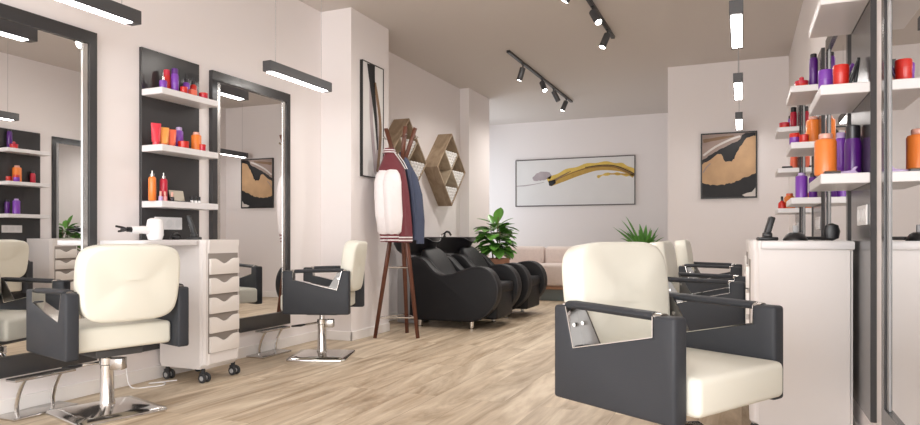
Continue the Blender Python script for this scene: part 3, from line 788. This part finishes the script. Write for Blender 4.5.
# ------------------------------------------------------------------ plants
def leaf(b, base, d, L, W, droop=.3, mi=0, n=8, cup=.2, ob=1.0):
    d = Vector(d).normalized(); side = d.cross(Vector((0, 0, 1)))
    if side.length < .1: side = Vector((1, 0, 0))
    side.normalize(); up = side.cross(d).normalized()
    prev = None
    for i in range(n+1):
        s = i/n
        w = W*math.sin(PI*min(1, s**ob*.97+.03))**.75 if i < n else .002
        c = base+d*(L*s)-Vector((0, 0, 1))*(droop*L*s*s)
        row = [b.verts.new(c-side*w+up*cup*w), b.verts.new(c-side*w*.5+up*cup*.25*w), b.verts.new(c), b.verts.new(c+side*w*.5+up*cup*.25*w), b.verts.new(c+side*w+up*cup*w)]
        if prev:
            for k in range(4):
                f = b.faces.new([prev[k], prev[k+1], row[k+1], row[k]]); f.smooth = True
        prev = row
def pot(t, r, h, z0=0):
    b = NB(); lathe(b, [(r*.72, z0), (r*.98, z0+h*.85), (r*1.05, z0+h*.85), (r*1.05, z0+h), (r*.92, z0+h), (r*.9, z0+h*.9), (.01, z0+h*.9)], n=28); p = obj('pot', b, 'terracotta', t)
    b = NB(); lathe(b, [(r*.9, z0+h*.88), (r*.9, z0+h*.915)], n=20); obj('soil', b, 'soil', p)
rnd = random.Random(11)
PX, PY = -3.10, 8.52
t = thing('fiddle_leaf_fig', 'leafy green fig plant in a terracotta pot behind the black wash chairs', 'plant', (PX, PY, 0))
pot(t, .19, .66)
b = NB(); stems = []
for k, (dx, dy, hgt) in enumerate([(-.06, .0, 1.12), (.03, .03, 1.22), (.09, -.03, 1.02)]):
    p = [(dx*.3, dy*.3, .6), (dx*.8, dy, .8), (dx, dy*1.5, hgt)]; stems.append(p); tube(b, p, [.012, .010, .006], 7)
obj('stem', b, 'stem', t)
b = NB()
# hand-placed big leaves (screen-facing rim) plus random fill
for (a, el, z, L, W, dr) in [(0, .15, .98, .30, .085, .12), (.25, -.1, .88, .27, .085, .3), (3.0, .35, 1.14, .27, .05, .1), (3.3, .1, 1.0, .26, .05, .15), (1.3, 1.2, 1.12, .27, .085, .05), (.4, .6, 1.1, .26, .06, .15), (2.4, .9, 1.1, .24, .05, .1), (-.5, .1, .92, .28, .09, .35), (-1.4, .2, .98, .26, .09, .5), (-2.2, .2, .93, .26, .09, .45), (3.6, 0, .88, .24, .08, .4), (-1.0, -.1, .80, .24, .09, .5), (-1.9, -.1, .80, .24, .09, .5), (-.2, -.1, .78, .24, .09, .45), (3.1, -.1, .78, .22, .08, .5), (-1.5, .5, 1.08, .24, .08, .3)]:
    base = Vector((.04*math.cos(a), .04*math.sin(a), z)); leaf(b, base, (math.cos(a)*math.cos(el), math.sin(a)*math.cos(el), math.sin(el)), L, W, dr, ob=1.35)
for k in range(60):
    a = rnd.uniform(0, 2*PI); el = rnd.uniform(-.2, .6); z = rnd.uniform(.74, 1.1)
    leaf(b, Vector((.05*math.cos(a), .05*math.sin(a), z)), (math.cos(a)*math.cos(el), math.sin(a)*math.cos(el), math.sin(el)), rnd.uniform(.22, .32), rnd.uniform(.07, .10), rnd.uniform(.2, .5), ob=1.35)
obj('foliage', b, 'leaf', t, ang=180)
# strap leaved plant
t = thing('strap_leaf_plant', 'spiky green plant rising behind the foreground chair back', 'plant', (-1.45, 11.0, 0))
pot(t, .17, .72)
b = NB()
for k in range(60):
    a = rnd.uniform(0, 2*PI); el = rnd.uniform(.7, 1.45); L = rnd.uniform(.38, .56)
    if k < 5: a = 2.9+k*.12; el = 1.2-.10*k; L = .78-.03*k
    d = Vector((math.cos(a)*math.cos(el), math.sin(a)*math.cos(el), math.sin(el)))
    leaf(b, Vector((.03*math.cos(a), .03*math.sin(a), .68)), d, L, .042, rnd.uniform(.08, .4)*(.7 if k < 5 else 1), ob=.8, cup=.5)
obj('foliage', b, 'leaf2', t, ang=180)

# ------------------------------------------------------------------ products
def bottle(name, label, x, y, z, r, h, body, cap, capr=.55, caph=.2, group=None, shoulder=.08, nozzle=0):
    b = NB(); bh = h*(1-caph)
    lathe(b, [(r*.9, 0), (r, .004), (r, bh-h*shoulder), (r*.9, bh-h*shoulder*.4), (r*capr*1.02, bh)], n=20)
    o = obj(name, b, body, loc=(x, y, z)); tag(o, label, 'bottle', group)
    b = NB()
    if nozzle: lathe(b, [(r*capr, bh), (r*capr, bh+h*caph*.45), (r*capr*.4, bh+h*caph*.5), (r*capr*.35, h)], n=14)
    else: lathe(b, [(r*capr, bh), (r*capr, h-.004), (r*capr*.85, h)], n=16)
    obj('cap', b, cap, o)
def jar(label, x, y, z, r, h, body, lid, group=None, knob=0):
    b = NB(); lathe(b, [(r*.88, 0), (r*.96, .004), (r*.96, h*.66)], n=22); o = obj('cosmetic_jar', b, body, loc=(x, y, z)); tag(o, label, 'jar', group)
    b = NB(); lathe(b, [(r, h*.62), (r, h*.95), (r*.93, h)], n=22)
    if knob: lathe(b, [(.004, h), (r*.36, h+.008), (r*.36, h+.022), (.003, h+.03)], n=14)
    obj('lid', b, lid, o)
def tubep(label, x, y, z, r, h, body, cap, ry=0, group=None):
    b = NB(); rings = []
    for s in range(7):
        f = s/6; zz = h*.14+h*.86*f; wx = r*(1-f)**.8+.002; wy = r*(1+.22*f)
        rings.append([(math.cos(2*PI*k/18)*wx, math.sin(2*PI*k/18)*wy, zz) for k in range(18)])
    loft(b, rings); o = obj('cosmetic_tube', b, body, loc=(x, y, z)); tag(o, label, 'tube', group); o.rotation_euler = (0, 0, ry)
    b = NB(); lathe(b, [(r*.8, 0), (r*.82, h*.14), (r*.7, h*.145)], n=16); obj('cap', b, cap, o)
def carton(label, x, y, z, sx, sy, h, body, group=None):
    b = NB(); box(b, -sx/2, sx/2, -sy/2, sy/2, 0, h, .002, 1); o = obj('product_carton', b, body, loc=(x, y, z), smooth=False); tag(o, label, 'box', group)
    b = NB(); box(b, -sx/2+.004, sx/2-.004, -sy/2+.004, sy/2-.004, h-.001, h+.002); obj('lid_flap', b, 'palelid', o, smooth=False)

zt, zm, zl = 1.914, 1.547, 1.184
g1 = 'products on the left top shelf'
bottle('pump_bottle', 'squat purple bottle with a thin silver nozzle on the left top shelf', -3.51, 3.262, zt, .024, .12, 'violet', 'chrome', .4, .42, g1, nozzle=1)
bottle('spray_bottle', 'tall red bottle with a round cap on the left top shelf', -3.545, 3.325, zt, .023, .155, 'red', 'crimson', .9, .25, g1)
bottle('spray_bottle', 'thickest tall purple bottle at the middle of the left top shelf', -3.51, 3.36, zt, .025, .168, 'violet', 'plum', .85, .22, g1)
bottle('spray_bottle', 'slim purple bottle with a pointed dark cap on the left top shelf', -3.54, 3.49, zt, .023, .162, 'violet', 'dark', .6, .35, g1, nozzle=1)
bottle('spray_bottle', 'slim orange-red bottle with a pointed dark cap on the left top shelf', -3.54, 3.555, zt, .023, .158, 'red', 'dark', .6, .35, g1, nozzle=1)
jar('small red jar in front of the purple bottles on the left top shelf', -3.455, 3.385, zt, .024, .045, 'red', 'red', g1)
carton('small orange box on the left top shelf between two red jars', -3.455, 3.462, zt, .03, .055, .040, 'coral', g1)
jar('red jar at the right end of the left top shelf', -3.46, 3.565, zt, .030, .040, 'crimson', 'red', g1)
g2 = 'products on the left middle shelf'
tubep('red tube standing first on the left middle shelf', -3.50, 3.195, zm, .026, .142, 'rose', 'rose', -.5, g2)
tubep('yellow-orange tube, second on the left middle shelf', -3.50, 3.258, zm, .028, .124, 'amber', 'orange', -.5, g2)
tubep('coral tube standing behind the yellow-orange tube on the left middle shelf', -3.50, 3.322, zm, .026, .12, 'coral', 'coral', -.5, g2)
bottle('shampoo_bottle', 'purple bottle with a lilac cap on the left middle shelf', -3.53, 3.415, zm, .028, .15, 'violet', 'lilac', .7, .15, g2)
jar('flat red jar at the middle of the left middle shelf', -3.47, 3.395, zm, .036, .048, 'red', 'red', g2)
bottle('shampoo_bottle', 'orange bottle with a pale cap on the left middle shelf', -3.49, 3.53, zm, .034, .130, 'orange', 'palelid', .68, .13, g2)
jar('small red jar at the right end of the left middle shelf', -3.455, 3.55, zm, .024, .046, 'crimson', 'red', g2)
g3 = 'products on the left bottom shelf'
bottle('spray_bottle', 'slim orange spray bottle with a silver nozzle on the left bottom shelf', -3.50, 3.165, zl, .024, .195, 'orange', 'satin', .55, .2, g3, nozzle=1)
bottle('spray_bottle', 'slim crimson spray bottle with a silver nozzle on the left bottom shelf', -3.52, 3.275, zl, .024, .190, 'crimson', 'satin', .55, .2, g3, nozzle=1)
for y, c, lb in ((3.19, 'lilac', 'lilac nail polish, left of the trio, in front of the slim sprays'), (3.225, 'nailpink', 'pale pink nail polish, centre of the trio before the sprays'), (3.285, 'dark', 'dark nail polish, right of the trio before the sprays')):
    bottle('nail_polish', lb, -3.455, y, zl, .013, .062, c, 'palelid', .55, .5, 'nail polishes on the left bottom shelf')
t = thing('makeup_palette', 'open tan palette leaning back on the left bottom shelf', 'palette', (-3.50, 3.405, zl))
b = NB(); box(b, -.03, .035, -.058, .058, 0, .008, .002, 1); obj('tray', b, 'dark', t)
b = NB(); box(b, -.004, .004, -.062, .062, 0, .078, .002, 1, mtx=Matrix.Translation((-.03, 0, .006)) @ Matrix.Rotation(-.25, 4, 'Y')); obj('lid', b, 'tan', t)
for k in range(3):
    bottle('polish_bottle', 'tiny black bottle with a white base, %s of three right of the palette' % ['left', 'middle', 'right'][k], -3.50, 3.50+.034*k, zl, .011, .048, 'white', 'black', .8, .6, 'tiny bottles right of the palette')

# right side, y chosen on the shelf and x from the depth on the shelf
def ratio(u):   # x/y of a ray at pixel u
    f = 664.; th = math.atan(282/f); a = (u-460)/f
    return (math.cos(th)*a-math.sin(th))/(math.sin(th)*a+math.cos(th))
def rx(u, y): return ratio(u)*y
Z1, Z2, Z3 = 1.955, 1.58, 1.212
gA = 'products on the nearest right shelves'
y = 3.22; bottle('shampoo_bottle', 'large orange bottle with a pale cap on the nearest right lower shelf', rx(825.5, y), y, Z3, .043, .178, 'orange', 'palelid', .62, .12, gA)
y = 3.34; bottle('shampoo_bottle', 'tall purple bottle with a dark cap on the nearest right lower shelf', rx(853, y), y, Z3, .033, .225, 'plum', 'dark', .86, .26, gA)
y = 3.44; bottle('shampoo_bottle', 'purple bottle beside the large orange one on the nearest right lower shelf', rx(841, y), y, Z3, .027, .21, 'violet', 'lilac', .7, .12, gA)
y = 3.52; bottle('shampoo_bottle', 'red bottle at the wall end of the nearest right lower shelf', .44, y, Z3, .028, .2, 'crimson', 'dark', .7, .2, gA)
t = thing('hair_clip', 'pale plastic hair clip on the edge of the nearest right lower shelf', 'hair clip', (.40, 3.18, Z3))
b = NB(); prism(b, [(-.04, 0), (.045, 0), (.03, .016), (-.03, .010)], 'y', -.018, .018, .003, 2); obj('jaw', b, 'lilac', t)
b = NB(); prism(b, [(.015, .012), (.03, .012), (.042, .030), (.030, .030)], 'y', -.012, .012, .003, 2); obj('handle', b, 'lilac', t)
t = thing('slim_case', 'flat dark case lying at the front of the nearest right lower shelf', 'case', (.345, 3.15, Z3)); b = NB(); box(b, -.03, .03, -.025, .06, 0, .008, .002, 1); obj('base', b, 'dark', t); b = NB(); box(b, -.03, .03, -.025, .06, .008, .012, .002, 1); obj('lid', b, 'umber', t)
y = 3.20; jar('red jar at the middle of the nearest right upper shelf', rx(841, y), y, Z2, .031, .092, 'red', 'red', gA)
y = 3.36; jar('purple jar at the front of the nearest right upper shelf', rx(826, y), y, Z2, .032, .112, 'violet', 'violet', gA)
y = 3.48; jar('orange jar behind the red one on the nearest right upper shelf', rx(834.5, y), y, Z2, .032, .10, 'orange', 'palelid', gA)
t = thing('comb_stand', 'dark leaning combs by the wall on the nearest right upper shelf', 'combs', (.43, 3.25, Z2))
for k, (dx, rot, m_) in enumerate(((-.03, .42, 'plum'), (.0, .30, 'black'), (.025, .12, 'black'))):
    b = NB(); box(b, -.007, .007, -.02+.02*k, .012+.02*k, 0, .11+.012*k, .004, 2, mtx=Matrix.Translation((dx-.012, 0, .004)) @ Matrix.Rotation(rot, 4, 'Y')); obj('comb', b, m_, t)
gB = 'products on the second right shelves'
y = 5.05; jar('red jar with a knob on the second right unit, top shelf', rx(801.5, y), y, Z1, .042, .052, 'red', 'crimson', gB, knob=1)
y = 5.05; bottle('shampoo_bottle', 'tall purple dark-capped bottle on the second right unit, top shelf', rx(813.5, y), y, Z1, .027, .228, 'plum', 'dark', .75, .12, gB)
y = 5.05; jar('purple jar with a red lid on the second right unit, middle shelf', rx(794.5, y), y, Z2, .033, .075, 'violet', 'red', gB)
y = 5.0; jar('red jar on the second right unit, middle shelf', rx(804, y), y, Z2, .030, .055, 'red', 'red', gB)
y = 5.14; bottle('shampoo_bottle', 'big orange bottle on the second right unit, middle shelf', rx(813.5, y), y, Z2, .047, .195, 'orange', 'palelid', .6, .1, gB)
y = 5.32; bottle('shampoo_bottle', 'crimson bottle at the wall end of the second right unit, middle shelf', .44, y, Z2, .028, .15, 'crimson', 'dark', .8, .2, gB)
y = 5.08; bottle('shampoo_bottle', 'wide purple bottle on the second right unit, lower shelf', rx(801.5, y), y, Z3, .038, .175, 'violet', 'lilac', .6, .1, gB)
y = 5.02; bottle('shampoo_bottle', 'slim purple bottle on the second right unit, lower shelf', rx(813, y), y, Z3, .026, .165, 'plum', 'dark', .7, .15, gB)
gC = 'products on the farthest right shelves'
y = 6.85; jar('red jar on the farthest right unit, top shelf', rx(784.5, y), y, Z1, .046, .055, 'red', 'crimson', gC)
y = 6.95; bottle('shampoo_bottle', 'crimson bottle with a black cap on the farthest right unit, top shelf', rx(793.5, y), y, Z1, .029, .21, 'crimson', 'black', .8, .22, gC)
y = 7.05; bottle('shampoo_bottle', 'purple bottle behind the crimson one on the farthest right unit, top shelf', rx(790.5, y), y, Z1, .022, .15, 'violet', 'dark', .8, .2, gC)
y = 6.9; bottle('shampoo_bottle', 'orange bottle on the farthest right unit, middle shelf', rx(794, y), y, Z2, .032, .155, 'coral', 'orange', .8, .15, gC)
t = thing('slim_case', 'flat black case on the farthest right unit, middle shelf', 'case', (rx(787, 6.85), 6.85, Z2)); b = NB(); box(b, -.045, .045, -.05, .05, 0, .012, .003, 1); obj('base', b, 'black', t); b = NB(); box(b, -.043, .043, -.048, .048, .012, .022, .003, 1); obj('lid', b, 'dark', t)
y = 6.85; bottle('lotion_bottle', 'red cone bottle with a slim tip on the farthest right unit, lower shelf', rx(782, y), y, Z3, .035, .115, 'red', 'dark', .3, .35, gC, shoulder=.5)
y = 7.0; bottle('lotion_bottle', 'round orange bottle on the farthest right unit, lower shelf', rx(789.5, y), y, Z3, .050, .15, 'orange', 'coral', .6, .15, gC, shoulder=.25)

# ------------------------------------------------------------------ things on the counters
zc = .930
t = thing('hair_dryer', 'white hair dryer with a black nozzle lying on the left trolley flap', 'hair dryer', (-3.36, 3.06, zc), math.radians(80))
b = NB(); lathe(b, [(.028, -.075), (.044, -.065), (.050, -.03), (.050, .03), (.040, .06), (.032, .085)], c=(0, 0, .062), ax='x', n=24)
bmesh.ops.rotate(b, verts=b.verts, cent=(0, 0, .062), matrix=Matrix.Rotation(PI/2, 3, 'Y'))
for v in b.verts: v.co.z = max(v.co.z, 0)
obj('body', b, 'white', t)
b = NB(); tube(b, [(-.02, 0, .060), (-.08, -.0, .064), (-.155, -.0, .064)], [.026, .024, .022], 14); hd = obj('handle', b, 'white', t)
b = NB(); tube(b, [(-.15, 0, .064), (-.18, 0, .066)], [.017, .015], 10); 
for a, zz in ((.03, .012), (-.03, .0), (.0, -.008)): tube(b, [(-.18, 0, .066), (-.205, a*.5, .066+zz), (-.235, a, .066+zz*1.6)], [.009, .007, .006], 8)
obj('cable_end', b, 'black', t)
def phone(label, loc, rz, h=.14):
    t = thing('hair_clipper', label, 'hair clipper', loc, rz, 'hair clippers in their stands')
    b = NB(); box(b, -.045, .045, -.035, .035, 0, .018, .006, 2); box(b, -.02, .02, -.025, .025, .015, .04, .006, 2); obj('stand', b, 'black', t)
    b = NB(); box(b, -.014, .014, -.021, .021, 0, h, .007, 3, mtx=Matrix.Translation((-.005, 0, .022)) @ Matrix.Rotation(.28, 4, 'Y')); c = obj('clipper_body', b, 'black', t)
    b = NB(); box(b, .0141, .0165, -.010, .010, h*.25, h*.6, .001, 1, mtx=Matrix.Translation((-.005, 0, .022)) @ Matrix.Rotation(.28, 4, 'Y')); obj('switch_strip', b, 'satin', c)
phone('black hair clipper standing in its dock on the left trolley', (-3.45, 3.47, .932), math.radians(-150), .15)
phone('black hair clipper leaning in its dock at the front of the right cabinet top', (.115, 3.62, .932), math.radians(10), .10)
t = thing('cable_coil', 'small black coiled cable on the left trolley below the sockets', 'cable', (-3.50, 3.36, .932))
b = NB(); tube(b, [(.0, math.cos(a)*.045, .006+abs(math.sin(a))*.035) for a in [PI*k/12 for k in range(13)]], .008, 8); obj('loop', b, 'black', t)
b = NB(); box(b, -.02, .02, -.025, .025, 0, .02, .005); obj('plug', b, 'black', t)
b = NB(); tube(b, interp([(-3.57, 3.02, .30), (-3.56, 3.02, .12), (-3.53, 3.03, .008), (-3.44, 3.08, .006), (-3.40, 3.16, .006), (-3.46, 3.22, .006), (-3.52, 3.16, .006), (-3.43, 3.30, .006)], 60), .004, 6)
tag(obj('power_cable', b, 'white'), 'thin white power cable trailing on the floor left of the drawer trolley', 'cable')
t = thing('clipper_dock', 'low black charging dock in the middle of the right cabinet top', 'charging dock', (.24, 3.63, .932))
b = NB(); lathe(b, [(.055, 0), (.055, .008), (.04, .03), (.025, .04)], n=20); obj('dock', b, 'black', t)
b = NB(); box(b, -.012, .012, -.012, .012, .035, .075, .004); obj('adapter', b, 'grey', t)
t = thing('hair_brush', 'black oval brush near the wall end of the right cabinet top', 'brush', (.40, 3.66, .932))
b = NB(); lathe(b, [(.004, 0), (.030, .012), (.036, .045), (.028, .075), (.004, .085)], n=16, sy=.5); obj('head', b, 'black', t)
b = NB(); tube(b, [(0, 0, .01), (-.06, 0, .012), (-.13, 0, .012)], [.010, .008, .009], 8); obj('handle', b, 'black', t)

# ------------------------------------------------------------------ light
w = bpy.data.worlds.new('World'); S.world = w; w.use_nodes = True
w.node_tree.nodes['Background'].inputs[0].default_value = (.85, .93, 1, 1); w.node_tree.nodes['Background'].inputs[1].default_value = 1.0
def area(name, loc, rot, sx, sy, e, col):
    l = bpy.data.lights.new(name, 'AREA'); l.shape = 'RECTANGLE'; l.size = sx; l.size_y = sy; l.energy = e; l.color = col
    o = bpy.data.objects.new(name, l); COL.objects.link(o); o.location = loc; o.rotation_euler = rot; return o
area('daylight_shop_front', (-1.55, YB-.02, 1.5), (math.radians(90), 0, 0), 3.4, 2.4, 160, (1, .985, .97))
area('added_side_light', (.56, (wy0+wy1)/2, 1.6), (0, math.radians(90), 0), 2.2, 2.8, 68, (1, .98, .955))  # added light in the unseen side opening, brightens the left wall
area('daylight_alcove', (-4.80, (ay0+ay1)/2, 1.6), (0, math.radians(-90), 0), 2.1, 1.6, 18, (.90, .96, 1))

# ------------------------------------------------------------------ camera
cam = bpy.data.cameras.new('Camera'); co = bpy.data.objects.new('Camera', cam); COL.objects.link(co)
co.location = (0, 0, .95); co.rotation_euler = (PI/2, 0, math.atan(282/664.))
cam.sensor_width = 36; cam.lens = 664/920*36; cam.shift_y = (237-212.5)/920; cam.clip_start = .02
S.camera = co
S.view_settings.view_transform = 'Standard'; S.view_settings.look = 'None'; S.view_settings.gamma = 1; S.view_settings.exposure = .22
S.cycles.max_bounces = 12; S.cycles.diffuse_bounces = 6; S.cycles.glossy_bounces = 8
